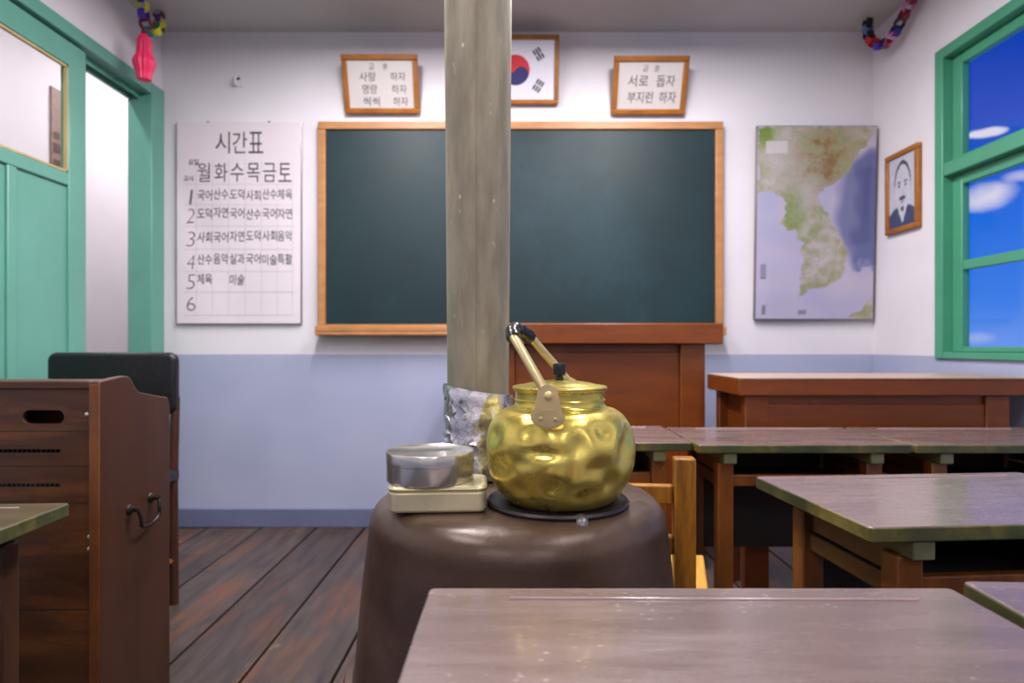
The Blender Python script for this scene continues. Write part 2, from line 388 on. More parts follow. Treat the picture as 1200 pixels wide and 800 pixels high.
MB().box((XL-.1, YB, -.06), (XL, DY0, ZC)).box((XL-.1, DY0, 2.165), (XL, D, ZC)).build('wall_left', M['wall'], kind='structure')
WY0, WY1, WZ0, WZ1 = 0.98, 2.667, .846, 2.136
MB().box((XR, YB, -.06), (XR+.1, WY0+.04, ZC)).box((XR, WY1-.04, -.06), (XR+.1, D, ZC)) \
    .box((XR, WY0+.04, -.06), (XR+.1, WY1-.04, WZ0+.02)).box((XR, WY0+.04, WZ1-.02), (XR+.1, WY1-.04, ZC)).build('wall_right', M['wall'], kind='structure')
MB().box((XL, D-.014, .0), (XR, D, .093)).build('baseboard_back', M['base'], kind='structure', bevel=.004)
MB().box((XR-.014, YB, .0), (XR, D-.014, .093)).build('baseboard_right', M['base'], kind='structure', bevel=.004)
MB().box((XL, YB, .0), (XL+.014, DY0-.01, .093)).build('baseboard_left', M['base'], kind='structure', bevel=.004)
# corridor beyond the sliding door
CX = -2.9
MB().box((CX-.1, .2, -.06), (CX, 6.2, 3.08)).build('wall_corridor', M['plain'], kind='structure')
MB().box((CX, 6.1, -.06), (XL-.1, 6.2, 3.08)).box((CX, .2, -.06), (XL-.1, .3, 3.08)).box((XL-.1, D+.1, -.06), (XL, 6.2, 3.08)).box((XL-.1, .2, ZC), (XL-.02, D+.1, 3.08)).build('wall_corridor_end', M['plain'], kind='structure')
MB().box((CX, .3, -.06), (XL-.1, 6.1, -.001)).build('floor_corridor', M['floor'], kind='structure')
MB().box((CX, .2, 3.0), (XL-.1, 6.2, 3.08)).build('ceiling_corridor', M['plain'], kind='structure')

# ceiling lamps (above and behind the camera's view)
def lamp(x, y, z, L, W, group, label, spread=None):
    t = thing('ceiling_lamp', label, 'lamp', (x, y, z), (0, 0, 0), group)
    MB().box((-.09, -L/2-.03, -.035), (.09, L/2+.03, 0)).build('housing', M['lamp_body'], t, bevel=.006)
    for s in (-1, 1):
        MB().tube([(s*.045, -L/2, -.052), (s*.045, L/2, -.052)], .013, 12).build('tube', M['lamp_body'], t)
    for s in (-1, 1):
        MB().box((-.07, s*(L/2+.012)-.012, -.066), (.07, s*(L/2+.012)+.012, -.035)).build('socket', M['lamp_body'], t)
    ld = bpy.data.lights.new('lamp_light', 'AREA'); ld.shape = 'RECTANGLE'; ld.size = .14; ld.size_y = L; ld.energy = W; ld.color = LAMP_COL
    lo = bpy.data.objects.new('lamp_light', ld); C.objects.link(lo); lo.parent = t; lo.location = (0, 0, -.07)
names = {(-0.85, -1.9): 'left lamp at the rear of the room', (0.85, -1.9): 'right lamp at the rear of the room', (-0.85, .55): 'left lamp above the front desks', (.85, .55): 'right lamp above the front desks',
         (-.55, 2.0): 'left lamp nearest the blackboard', (.55, 2.0): 'right lamp nearest the blackboard'}
for (x, y) in LAMPS:
    lamp(x, y, ZC, 1.1, LAMP_W[y], 'classroom ceiling lamps', 'twin tube fluorescent ceiling fitting, '+names[(x, y)])
for y, e in ((2.5, 'above the sliding door'), (4.7, 'at the far end')):
    lamp((CX+XL-.1)/2+.1, y, 3.0, 1.1, CORRIDOR_W, 'added corridor lamps', 'twin tube fluorescent ceiling fitting, unseen and added to light the corridor '+e)  # unseen lamps added to brighten the corridor walls

# ---------------------------------------------------------------- sliding door, left wall
dr = sub_root('door_1')
MB().box((XL-.105, 3.03, 0), (XL+.012, D, 2.165)).build('door_jamb', M['teal'], dr, bevel=.004)
MB().box((XL-.105, DY0, 0), (XL+.012, DY0+.07, 2.165)).build('door_jamb', M['teal'], dr, bevel=.004)
MB().box((XL-.105, DY0+.07, 2.11), (XL+.012, 3.03, 2.165)).box((XL-.105, DY0+.07, 2.085), (XL-.088, 3.03, 2.11)).box((XL-.052, DY0+.07, 2.085), (XL-.046, 3.03, 2.11)).build('door_head', M['teal'], dr, bevel=.003)
MB().box((XL-.1, DY0+.07, 0), (XL+.005, 3.03, .02)).build('door_sill', M['dark_wood'], dr, bevel=.003)
lf = MB(); LX0, LX1 = XL-.042, XL-.006
LY0, LY1 = 1.6, 2.59
lf.box((LX0, LY1-.1, .03), (LX1, LY1, 2.1)).box((LX0, LY0, .03), (LX1, LY0+.1, 2.1))
lf.box((LX0, LY0+.1, 2.005), (LX1, LY1-.1, 2.1)).box((LX0, LY0+.1, 1.53), (LX1, LY1-.1, 1.58)).box((LX0, LY0+.1, .03), (LX1, LY1-.1, .2))
lf.box((LX0, 2.187, .2), (LX1, 2.229, 1.53)).box((LX0, 1.90, .2), (LX1, 1.942, 1.53))
leaf = lf.build('door_leaf', M['teal'], dr, bevel=.004)
MB().box((LX0+.012, LY0+.09, .19), (LX1-.012, LY1-.09, 1.54)).build('door_panel', M['teal'], leaf)
MB().box((LX0+.012, LY0+.09, 1.57), (LX0+.016, LY1-.09, 2.012)).build('door_pane', M['glass'], leaf)
b = MB()
b.box((LX1-.018, LY1-.108, 1.582), (LX1-.004, LY1-.1, 2.003)).box((LX1-.018, LY0+.1, 1.582), (LX1-.004, LY1-.1, 1.59)).box((LX1-.018, LY0+.1, 1.995), (LX1-.004, LY1-.1, 2.003))
b.build('glazing_bead', M['bead'], leaf)
# notice on the corridor wall seen through the door pane
nb_ = thing('wall_notice', 'brown printed notice on the corridor wall behind the sliding door glass', 'notice', (CX, 4.06, 1.98))
MB().box((0, -.1, 0), (.012, .1, .55)).build('board', M['poster'], nb_, bevel=.002)
MB().box((.012, -.085, .05), (.014, .085, .1)).box((.012, -.085, .14), (.014, .02, .2)).box((.012, -.085, .23), (.014, -.03, .27)).build('printing', M['dark_wood'], nb_)

# ---------------------------------------------------------------- window, right wall
wn = sub_root('window_1')
fx0, fx1 = XR-.012, XR+.1
def ybar(mb, y0, y1, z0, z1, x0, x1): mb.box((x0, y0, z0), (x1, y1, z1))
fr = MB()
ybar(fr, WY1-.05, WY1, WZ0, WZ1, fx0, fx1); ybar(fr, WY0, WY0+.05, WZ0, WZ1, fx0, fx1)
ybar(fr, WY0+.05, WY1-.05, WZ1-.045, WZ1, fx0, fx1); ybar(fr, WY0+.05, WY1-.05, WZ0, WZ0+.028, fx0, fx1)
ybar(fr, WY0+.05, WY1-.05, 1.60, 1.655, fx0+.004, fx1); ybar(fr, 1.80, 1.85, WZ0+.028, WZ1-.045, fx0+.006, fx1)
fr.build('window_frame', M['green'], wn, bevel=.004)
sx0, sx1 = XR+.03, XR+.062
for (ya, yb) in ((1.85, WY1-.05), (WY0+.05, 1.80)):
    for (za, zb, mids) in ((1.655, WZ1-.045, []), (WZ0+.028, 1.60, [(1.207, 1.247)])):
        sm_ = MB(); ybar(sm_, ya, ya+.055, za, zb, sx0, sx1); ybar(sm_, yb-.055, yb, za, zb, sx0, sx1)
        ybar(sm_, ya+.055, yb-.055, zb-.045, zb, sx0, sx1); ybar(sm_, ya+.055, yb-.055, za, za+.022, sx0, sx1)
        for (m0, m1) in mids: ybar(sm_, ya+.055, yb-.055, m0, m1, sx0+.004, sx1)
        so = sm_.build('window_sash', M['green'], wn, bevel=.004)
        cuts = [za+.015]+[q for m_ in mids for q in (m_[0]+.01, m_[1]-.01)]+[zb-.035]
        for i in range(0, len(cuts), 2):
            MB().box((sx1-.014, ya+.045, cuts[i]), (sx1-.010, yb-.045, cuts[i+1])).build('pane', M['glass'], so)

# ---------------------------------------------------------------- back wall: blackboard
s3 = D/F
def wx(x, d=D): return (x-600)*d/F
def wz(y, d=D): return H+(HZ-y)*d/F
d = 3.10
bbx0, bbx1, bbz0, bbz1 = wx(372, d), wx(848, d), wz(393, d), wz(142, d)
bb = thing('blackboard', 'large dark green blackboard in a pale wooden frame on the back wall', 'blackboard', ((bbx0+bbx1)/2, D, bbz0))
W2, HT = (bbx1-bbx0)/2, bbz1-bbz0
MB().box((-W2+.02, -.028, .04), (W2-.02, -.002, HT-.02)).build('writing_surface', M['board'], bb)
ft = .038
MB().box((-W2, -.04, HT-ft), (W2, 0, HT)).build('frame_rail', M['pine'], bb, bevel=.004)
MB().box((-W2, -.04, .03), (-W2+ft, 0, HT-ft)).build('frame_stile', M['pine'], bb, bevel=.004)
MB().box((W2-ft, -.04, .03), (W2, 0, HT-ft)).build('frame_stile', M['pine'], bb, bevel=.004)
MB().box((-W2, -.085, 0), (W2, 0, .018)).box((-W2, -.085, .018), (W2, -.072, .045)).box((-W2+ft, -.04, .018), (W2-ft, 0, .055)).build('chalk_tray', M['pine'], bb, bevel=.004)
p = px(508, 379, 3.06)
tag(MB().lathe([(.007, -.02), (.007, .02)], seg=12).move(lambda v: Vector((p.x+v.z, 3.088+v.x, bbz0+.025+v.y))).build('chalk', M['chalk']), 'short yellow chalk stub lying on the blackboard tray', 'chalk')

# timetable board
d = 3.12
tx0, tx1, tz0, tz1 = wx(207, d), wx(352, d), wz(379, d), wz(143, d)
tt = thing('timetable', 'white laminated class timetable board left of the blackboard', 'timetable', (0, D, tz0))
MB().prism(rrect(tx0, 0, tx1, tz1-tz0, .006), 'y', -.02, -.001).build('sheet', M['white_paper'], tt, bevel=.002)
for xx, rr in ((tx1+.003, .005), (tx0-.002, .003)): MB().tube([(xx, -.014, .0), (xx, -.014, tz1-tz0)], rr, 8).build('edge_strip', M['tin_edge'], tt)
for xx in (243, 315): MB().lathe([(.009, -.004), (.007, .004), (.001, .006)], seg=14).move(lambda v: Vector((wx(xx, d)+v.x, -.014-v.z, tz1-tz0-.002+v.y))).build('pin', M['dark_metal'], tt)
yy = -.0212
def L(body, x, y, w, h, **k):
    if body == '1': w = 2.6
    write(lt, body, wx(x, d), wz(y, d)-tz0, w*s3, h*s3, yy, **k)
lt = MB()
for ch, x in zip('시간표', (261, 281, 300)): L(ch, x, 167, 17, 25, bold=.0)
lt.build('lettering', M['ink'], tt); lt = MB()
L('요일', 227, 190, 12, 7); L('교시', 221, 209, 11, 7)
for ch, x in zip('월화수목금토', (239, 259, 278, 297, 316, 334)): L(ch, x, 202, 15, 22, bold=.0)
lt.build('lettering', M['ink'], tt)
rows = [(229, ['국어', '산수', '도덕', '사회', '산수', '체육']), (251, ['도덕', '자연', '국어', '산수', '국어', '자연']), (278, ['사회', '국어', '자연', '도덕', '사회', '음악']),
        (305, ['산수', '음악', '실과', '국어', '미술', '특활']), (328, ['체육', '', '미술', '', '', ''])]
for k, (y, subs) in enumerate(rows):
    lt = MB(); L(str(k+1), 224, y+2, 9, 17, bold=-.022, slant=.12); lt.build('numeral', M['pale_ink'], tt); lt = MB()
    for q, t_ in enumerate(subs):
        if t_: L(t_, (240, 259, 278, 297, 316, 334)[q], y-1+random.uniform(-1, 1), 17, 12.5, bold=.006, slant=random.uniform(-.05, .1))
        if t_ and k == 4: lt.build('lettering', M['ink'], tt); lt = MB()
    if k < 4: lt.build('lettering', M['ink'], tt)
lt = MB(); L('6', 224, 356, 10, 16, bold=-.02)
lt.build('lettering', M['ink'], tt)
rl = MB()
for y in (216, 240, 265, 292, 318, 342, 369): rl.box((wx(216, d), yy+.0002, wz(y, d)-tz0-.0008), (wx(344, d), yy+.0008, wz(y, d)-tz0+.0008))
for x in (230, 249, 268, 287.5, 306.5, 325, 343): rl.box((wx(x, d)-.0008, yy+.0002, wz(369, d)-tz0), (wx(x, d)+.0008, yy+.0008, wz(188, d)-tz0))
rl.build('ruled_lines', M['rule'], tt)

# framed mottoes and the flag, hung leaning forward
def picture_frame(t, w, h, bw, depth, wood):
    MB().box((-w/2, -depth, h-bw), (w/2, 0, h)).box((-w/2, -depth, 0), (w/2, 0, bw)).box((-w/2, -depth, bw), (-w/2+bw, 0, h-bw)).box((w/2-bw, -depth, bw), (w/2, 0, h-bw)).build('frame', wood, t, bevel=.004)
def motto(label, X, z, w, h, tilt, head, lines):
    t = thing('framed_motto', label, 'picture frame', (X, D-.006, z), (R(tilt), 0, 0), 'framed class mottoes')
    picture_frame(t, w, h, .026, .024, M['oak'])
    MB().box((-w/2+.02, -.014, .02), (w/2-.02, -.004, h-.02)).build('paper', M['paper'], t)
    MB().box((-w/2+.026, -.019, .026), (w/2-.026, -.017, h-.026)).build('pane', M['glass'], t)
    for body, x, y, ww, hh in head+lines:                               # one part per written word
        m = MB(); write(m, body, x*w, y*h, ww*w, hh*h, -.0146, bold=.004, slant=.05)
        m.build('lettering', M['pale_ink'] if y == head[0][2] else M['ink'], t)
    return t
motto('wooden framed three-line motto hanging above the left half of the blackboard', wx(448, 3.11), 2.051, .368, .268, 19, [('교', -.11, .80, .07, .1), ('훈', .07, .80, .07, .1)],
      [('사랑', -.17, .63, .22, .16), ('하자', .23, .63, .2, .15), ('명랑', -.15, .42, .2, .16), ('하자', .24, .42, .2, .15), ('씩씩', -.14, .21, .22, .16), ('하자', .25, .21, .2, .15)])
motto('wooden framed two-line motto hanging above the right half of the blackboard', wx(759.5, 3.11), 2.047, .362, .265, 22, [('급', -.07, .79, .07, .11), ('훈', .08, .79, .07, .11)],
      [('서로', -.16, .58, .27, .2), ('돕자', .21, .58, .25, .2), ('부지런', -.12, .30, .34, .2), ('하자', .25, .30, .23, .2)])
fg = thing('framed_flag', 'wooden framed Korean flag hanging half hidden behind the stove pipe', 'picture frame', (wx(604, 3.11), D-.006, 2.095), (R(13), 0, 0))
fw, fh = .425, .317
picture_frame(fg, fw, fh, .022, .024, M['oak'])
MB().box((-fw/2+.018, -.014, .018), (fw/2-.018, -.004, fh-.018)).build('flag_sheet', M['flag'], fg)
def taegeuk(top):
    r = .07; pts = []
    a0 = R(-33)
    for k in range(25): a = math.pi*k/24 if top else math.pi+math.pi*k/24; pts.append((r*math.cos(a), r*math.sin(a)))
    # S-shaped seam back to the start
    seam = [(-r+r/2-r/2*math.cos(math.pi*k/12), -r/2*math.sin(math.pi*k/12)) for k in range(13)]+[(r/2-r/2*math.cos(math.pi*k/12), r/2*math.sin(math.pi*k/12)) for k in range(1, 13)]
    if top: loop = pts+seam[1:-1]
    else: loop = pts+seam[::-1][1:-1]
    return [(x*math.cos(a0)-y*math.sin(a0), x*math.sin(a0)+y*math.cos(a0)) for x, y in loop]
cz = fh*.5
MB().prism([(x, z+cz) for x, z in taegeuk(True)], 'y', -.0152, -.0142).build('red_half', M['red'], fg)
MB().prism([(x, z+cz) for x, z in taegeuk(False)], 'y', -.0152, -.0142).build('blue_half', M['blue'], fg)
for sx, sz, bars in ((-1, 1, (1, 1, 1)), (1, 1, (0, 1, 0)), (-1, -1, (1, 0, 1)), (1, -1, (0, 0, 0))):
    m = MB(); cx_, cz_ = sx*.112, cz+sz*.072; ang = math.atan2(sz*.072, sx*.112)
    u = Vector((math.cos(ang), 0, math.sin(ang))); v = Vector((-math.sin(ang), 0, math.cos(ang)))
    for q, full in enumerate(bars):
        for (a_, b_) in (((-.028, .028),) if full else ((-.028, -.003), (.003, .028))):
            c0 = Vector((cx_, -.0147, cz_))+u*((q-1)*.014)
            m.add([c0+u*i+v*j+Vector((0, k, 0)) for k in (-.0005, .0005) for i, j in ((-.0048, a_), (.0048, a_), (.0048, b_), (-.0048, b_))], [(0,1,2,3),(4,5,6,7),(0,1,5,4),(1,2,6,5),(2,3,7,6),(3,0,4,7)])
    m.build('trigram', M['trig'], fg)

# wall hook
hk = thing('wall_hook', 'small white plastic wall hook above the timetable', 'hook', (wx(278, 3.13), D, wz(98, 3.13)))
MB().prism(rrect(-.026, -.012, .026, .034, .008), 'y', -.008, 0).build('plate', M['hook'], hk, bevel=.002)
MB().tube(spline([(0, -.006, .03), (0, -.03, .024), (0, -.036, .005), (0, -.026, -.008), (0, -.012, -.008)], 4), .005, 8).build('peg', M['hook'], hk)
MB().sphere((0, -.009, .027), .012, sc=(1.2, .5, .6)).build('mount', M['dark_metal'], hk)

# relief map
def inside(p, poly):
    x, y = p; c = False; j = len(poly)-1
    for i in range(len(poly)):
        (xi, yi), (xj, yj) = poly[i], poly[j]
        if (yi > y) != (yj > y) and x < (xj-xi)*(y-yi)/(yj-yi)+xi: c = not c
        j = i
    return c
land = [(0, 0), (1, 0), (1, .03), (.93, .09), (.86, .14), (.8, .2), (.76, .24), (.66, .29), (.57, .32), (.52, .35), (.51, .38), (.55, .42), (.62, .47), (.67, .52), (.72, .58), (.76, .63), (.765, .70), (.755, .76), (.70, .80), (.62, .82), (.52, .845),
        (.42, .86), (.36, .875), (.375, .82), (.39, .75), (.40, .69), (.37, .64), (.40, .60), (.36, .585), (.33, .535), (.26, .535), (.20, .505), (.24, .45), (.245, .40), (.20, .36), (.10, .335), (.0, .34)]
kyushu = [(.79, 1), (.86, .965), (.93, .93), (1, .875), (1, 1)]
def mp_col(u, v):
    y = 1-v; jx = .022*mnoise.noise((u*14, y*22, 1.3))+.014*mnoise.noise((u*34, y*54, 5)); jy = .016*mnoise.noise((u*14, y*22, 7.9))+.01*mnoise.noise((u*34, y*54, 8))
    q = (u+jx, y+jy)
    n1 = mnoise.fractal((u*9, y*15, 3), .8, 2.0, 5); n2 = mnoise.noise((u*5, y*8, 9)); n3 = mnoise.noise((u*60, y*90, 2))
    def mx(a, b, t): t = max(0, min(1, t)); return tuple(i+(j-i)*t for i, j in zip(a, b))
    if inside(q, land) or inside(q, kyushu):
        c = (150, 152, 112)
        c = mx(c, (186, 176, 172), .55+n1*1.1)
        c = mx(c, (196, 186, 190), .8*math.exp(-((u-.42)**2+(y-.33)**2)/.012)+.55*math.exp(-((u-.58)**2+(y-.66)**2)/.008)+.7*math.exp(-((u-.18)**2+(y-.17)**2)/.03))
        c = mx(c, (140, 112, 60), (.5+n1)*1.25*math.exp(-((u-.58)**2/.05+(y-.16)**2/.022)))
        c = mx(c, (120, 142, 72), 1.3*math.exp(-((u-.05)**2+(y-.02)**2)/.008)+.6*math.exp(-((u-.3)**2/.01+(y-.45)**2/.02)))
        c = tuple(i+n3*12 for i in c)
    else:
        c = (192, 183, 206)
        deep = max(0, min(1, (u-.63-.10*abs((y-.42)/.25)**2+.05*n2)/.09))*max(0, min(1, (y-.10-max(0, (.95-u))*.42)/.05))*max(0, min(1, (.76+.05*n1-y)/.06))
        c = mx(c, (122, 126, 172), deep)
        c = mx(c, (100, 106, 158), deep*max(0, min(1, (u-.8+.1*n2)/.06)))
        c = mx(c, (180, 176, 206), .5+n2) if deep < .1 else c
    if .07 < u < .25 and .075 < y < .14: c = mx(c, (212, 204, 210), .8)
    if .035 < u < .08 and .71 < y < .79: c = mx(c, (92, 88, 100), .6*(1 if int(y*190) % 3 else .2))
    if .055 < u < .08 and .93 < y < .98: c = mx(c, (92, 88, 100), .6)
    if .36 < u < .43 and .955 < y < .98: c = mx(c, (120, 114, 128), .7)
    return tuple(max(0, min(255, i*.93)) for i in c)
d = 3.09
mw, mh = wx(1026, d)-wx(886, d), wz(148, d)-wz(374, d)
mp_ = thing('wall_map', 'glossy relief map of the Korean peninsula on the back wall beside the corner', 'map', ((wx(886, d)+wx(1026, d))/2, D-.008, wz(374, d)), (R(2.2), 0, 0))
M['map'] = attr_mat('map_print', .14)
MB().box((-mw/2, -.022, 0), (mw/2, 0, mh)).build('backing_board', M['tin_edge'], mp_, bevel=.002)
printed('map_sheet', -mw/2+.004, mw/2-.004, .004, mh-.004, -.0226, 126, 204, mp_col, M['map'], mp_, bow=lambda u, v: .004*(math.sin(u*7.1+1)*math.sin(v*9+u*3)*.5+.5)*min(1, 8*u, 8*(1-u), 8*v, 8*(1-v)))

# portrait on the right wall
def face_col(u, v):
    def e(cx, cy, rx, ry): return ((u-cx)/rx)**2+((v-cy)/ry)**2
    c = (196, 198, 212)
    n = mnoise.noise((u*9, v*12, 4))
    if e(.5, .06, .56, .25) < 1: c = (62, 72, 104)                              # jacket
    if e(.5, .24, .13, .09) < 1 or (abs(u-.5) < .13*(v-.05)/.2 and .08 < v < .26): c = (206, 204, 214)
    if e(.5, .56, .30, .36) < 1 and v > .58-.1*(u < .5): c = (52, 56, 78)                               # hair
    if e(.5, .535, .27, .33) < 1: c = (204, 202, 212)                           # face
    for s in (-1, 1):
        if e(.5+s*.285, .53, .035, .07) < 1: c = (188, 186, 198)
        if e(.5+s*.115, .625, .075, .016) < 1: c = (104, 106, 128)                 # brow
        if e(.5+s*.115, .575, .05, .02) < 1: c = (112, 112, 132)
    if e(.5, .49, .035, .07) < 1 and u > .5: c = (176, 174, 190)
    if e(.5, .405, .12, .032) < 1: c = (72, 72, 94)                             # moustache
    if e(.5, .345, .06, .012) < 1: c = (128, 116, 130)
    if e(.5, .27, .06, .05) < 1 and v < .29: c = (72, 74, 96)                   # beard tip
    return tuple(max(0, min(255, i+n*10)) for i in c)
pt = thing('portrait', 'small framed portrait print of a moustached person on the right wall', 'picture frame', (XR-.001, (2.761+3.005)/2, 1.422), (0, 0, R(-90)))
picture_frame(pt, .244, .37, .024, .022, M['oak'])
M['print'] = attr_mat('portrait_print', .3)
printed('portrait_print', -.104, .104, .018, .352, -.012, 60, 96, face_col, M['print'], pt)
MB().box((-.1, -.017, .02), (.1, -.015, .35)).build('pane', M['glass'], pt)

# ---------------------------------------------------------------- lectern and teacher's desk
lc = thing('lectern', 'red-brown wooden lectern with thick flat top in front of the blackboard', 'lectern', (.345, 2.72, 0))
MB().box((-.496, -.21, .907), (.496, .22, .990)).build('top', M['red_wood'], lc, bevel=.005)
for sx in (-1, 1):
    for sy in (-1, 1):
        MB().box((sx*.384-.05, sy*.15-.025, 0), (sx*.384+.05, sy*.15+.025, .907)).build('leg', M['red_wood'], lc, bevel=.004)
MB().box((-.334, -.155, .1), (.334, -.14, .875)).box((-.334, -.148, .865), (.334, -.13, .907)).build('front_panel', M['red_wood'], lc, bevel=.003)
for sx in (-1, 1): MB().box((sx*.4-.008, -.125, .1), (sx*.4+.008, .125, .905)).build('side_panel', M['red_wood'], lc)
MB().box((-.39, -.13, .5), (.39, .16, .52)).build('shelf', M['red_wood'], lc)

td = thing('teacher_desk', "long red-brown teacher's desk under the window with a pale top", 'desk', (1.265, 2.265, 0))
MB().box((-.499, -.135, .731), (.499, .215, .787)).build('top_frame', M['red_wood'], td, bevel=.004)
MB().box((-.499, -.137, .787), (.499, .217, .793)).build('top', M['desk_top_red'], td, bevel=.002)  # separate top sheet, paler than the frame below
for sx, xx in ((-1, -.43), (1, .391)):
    for yc in (-.095, .175): MB().box((xx-.041, yc-.02, 0), (xx+.041, yc+.02, .731)).build('leg', M['red_wood'], td, bevel=.004)
MB().box((-.389, -.108, .4), (.35, -.095, .700)).box((-.389, -.1, .69), (.35, -.085, .731)).build('front_panel', M['red_wood'], td, bevel=.003)
for xx in (-.43, .391): MB().box((xx-.008, -.075, .4), (xx+.008, .155, .731)).build('side_panel', M['red_wood'], td)
MB().box((-.389, .16, .55), (.35, .172, .731)).build('back_rail', M['red_wood'], td)

# ---------------------------------------------------------------- pupils' desks
DH = .63
def make_desk(w, dp, tm='tabletop', lm='leg_wood'):
    t = thing('school_desk', '', 'desk')
    sl = MB(); sl.prism(rrect(-w/2, -dp/2, w/2, dp/2, .007), 'z', DH-.024, DH, 1, 0)
    top = sl.build('desk_top', [M[tm], M['desk_edge']], t, bevel=.003)
    # pencil groove strip along the far edge
    MB().tube([(-w/2+.09, dp/2-.032, DH), (w/2-.06, dp/2-.036, DH)], .0022, 10).build('pencil_ledge', M['ledge'], top)
    for s in (-1, 1):
        MB().box((s*(w/2-.09)-.018, -dp/2+.006, DH-.054), (s*(w/2-.09)+.018, dp/2-.02, DH-.024)).build('cleat', M['cleat'], t, bevel=.003)
    lx = w/2-.085; ly = dp/2-.05
    for sx in (-1, 1):
        for sy in (-1, 1):
            X, Y = sx*lx, sy*ly; X2 = X+.0
            m = MB().prism([(X-.022, Y-.02), (X+.022, Y-.02), (X+.022, Y+.02), (X-.022, Y+.02)], 'z', 0, DH-.054)
            m.build('leg', M[lm], t, bevel=.004)
        MB().box((sx*lx-.012, -ly+.02, .5), (sx*lx+.012, ly-.02, .535)).build('side_rail', M['rail_wood'], t, bevel=.003)
        MB().box((sx*lx-.008, -ly+.02, .54), (sx*lx+.008, ly-.02, DH-.055)).build('side_board', M['rail_wood'], t)
        MB().box((sx*lx-.012, -ly+.02, .09), (sx*lx+.012, ly-.02, .12)).build('foot_rail', M[lm], t, bevel=.003)
    MB().box((-lx+.022, -ly-.012, .508), (lx-.022, -ly+.008, .54)).build('front_rail', M[lm], t, bevel=.003)
    MB().box((-lx+.012, -ly+.01, .5), (lx-.012, ly, .508)).build('book_shelf', M['box_wood'], t)
    MB().box((-lx+.012, ly, .25), (lx-.012, ly+.01, DH-.055)).build('back_panel', M['box_wood'], t)
    return t
G = 'old school desks'
def place(t, x, y, rz, label):
    t.location = (x, y, 0); t.rotation_euler = (0, 0, R(rz)); t['label'] = label; t['group'] = G; return t
desk0 = make_desk(.583, .37)
place(desk0, .199, .706-.185, 0, 'nearest worn desk in the foreground in front of the stove')
def at_back_left(x, y, rz, w, dp):                  # centre of a desk whose far left corner is at (x, y)
    m = Matrix.Rotation(R(rz), 2); o = m @ Vector((w/2, -dp/2)); return x+o.x, y+o.y
cx_, cy_ = at_back_left(.503, 1.306, 4.5, .583, .37)
place(copy_tree(desk0), cx_, cy_, 4.5, 'green-edged desk in the middle row at right of the stove')
cx_, cy_ = at_back_left(.517, .727, -2.6, .583, .37)
place(copy_tree(desk0), cx_, cy_, -2.6, 'desk at the lower right corner of which only a corner shows')
place(copy_tree(desk0), .212, 1.76+.185, 0, 'back row desk half hidden behind the gold kettle')
place(copy_tree(desk0), .800, 1.722+.185, 0, "back row desk in front of the teacher's desk, chipped yellow front edge")
place(copy_tree(desk0), 1.392, 1.72+.185, 0, 'back row desk closest to the window')
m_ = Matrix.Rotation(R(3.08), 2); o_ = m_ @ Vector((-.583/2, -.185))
place(make_desk(.583, .37, 'dark_top', 'dark_leg'), -.762+o_.x, 1.09+o_.y, 2.8, 'darker desk at the left edge beside the brown organ')  # olive brown top and legs, darker than on the other desks

# pale wooden pupil's chair
def make_chair():
    t = thing('wooden_chair', 'small yellow wooden pupil chair standing right behind the stove', 'chair', (.21, 1.365, 0), (0, 0, R(-6)))
    for s in (-1, 1):
        MB().box((s*.158-.0225, -.02, 0), (s*.158+.0225, .02, .662)).build('back_post', M['chair_wood'], t, bevel=.004)
        MB().box((s*.158-.02, .24, 0), (s*.158+.02, .28, .34)).build('leg', M['chair_wood'], t, bevel=.004)
        MB().box((s*.158-.01, .02, .12), (s*.158+.01, .24, .15)).build('side_stretcher', M['chair_wood'], t, bevel=.003)
        MB().box((s*.158-.01, .02, .29), (s*.158+.01, .24, .335)).build('seat_rail', M['chair_wood'], t, bevel=.003)
    MB().box((-.136, -.01, .562), (.136, .012, .603)).build('back_rail', M['chair_wood'], t, bevel=.004)
    MB().box((-.136, -.01, .455), (.136, .012, .495)).build('back_rail', M['chair_wood'], t, bevel=.004)
    MB().prism([(-.215, .022), (.215, .022), (.255, .29), (-.255, .29)], 'z', .34, .362).build('seat', M['seat_wood'], t, bevel=.005)
    return t
ch0 = make_chair()

# ---------------------------------------------------------------- reed organ and black chair
OX, OY = -.888, 1.36
og = thing('reed_organ', 'brown wooden reed organ seen from behind with slotted back board', 'organ', (OX-.4, OY, 0))
side = [(0, 0), (0, .823), (.012, .824), (.06, .829), (.092, .831), (.103, .829), (.114, .821), (.126, .806), (.138, .794), (.152, .788), (.24, .772), (.268, .768), (.275, .758), (.28, .74), (.28, 0)]
for s, xx in ((1, .4), (-1, -.4)):
    o = MB().prism(side, 'x', xx-.019 if s > 0 else xx, xx if s > 0 else xx+.019).build('side_panel', M['organ_side'], og, bevel=.003)
    if s > 0: right_side = o
MB().box((.3785, -.0025, .0), (.4005, .0, .818)).build('edge_strip', M['organ_edge'], right_side, bevel=.001)
def stadium(x0, x1, z0, z1):
    r = (z1-z0)/2; n = 8; out = []
    for k in range(n+1): a = -math.pi/2+math.pi*k/n; out.append((x1-r+r*math.cos(a), z0+r+r*math.sin(a)))
    for k in range(n+1): a = math.pi/2+math.pi*k/n; out.append((x0+r+r*math.cos(a), z0+r+r*math.sin(a)))
    return out[::-1]
def rect(x0, x1, z0, z1): return [(x0, z0), (x1, z0), (x1, z1), (x0, z1)]
ox = OX-.4
hol = [stadium(-1.059-ox, -.968-ox, .731, .761)]
for (za, zb) in ((.668, .6765), (.594, .6025)): hol += [rect(-1.60-ox, -.976-ox, za, zb)]
cut_plate('back_panel', rect(-.38, .38, .06, .806), hol, .014, M['organ_back'], og, .012)
MB().box((-.38, .0, .806), (.38, .09, .824)).build('top_rail', M['organ_back'], og, bevel=.003)
gr = MB()
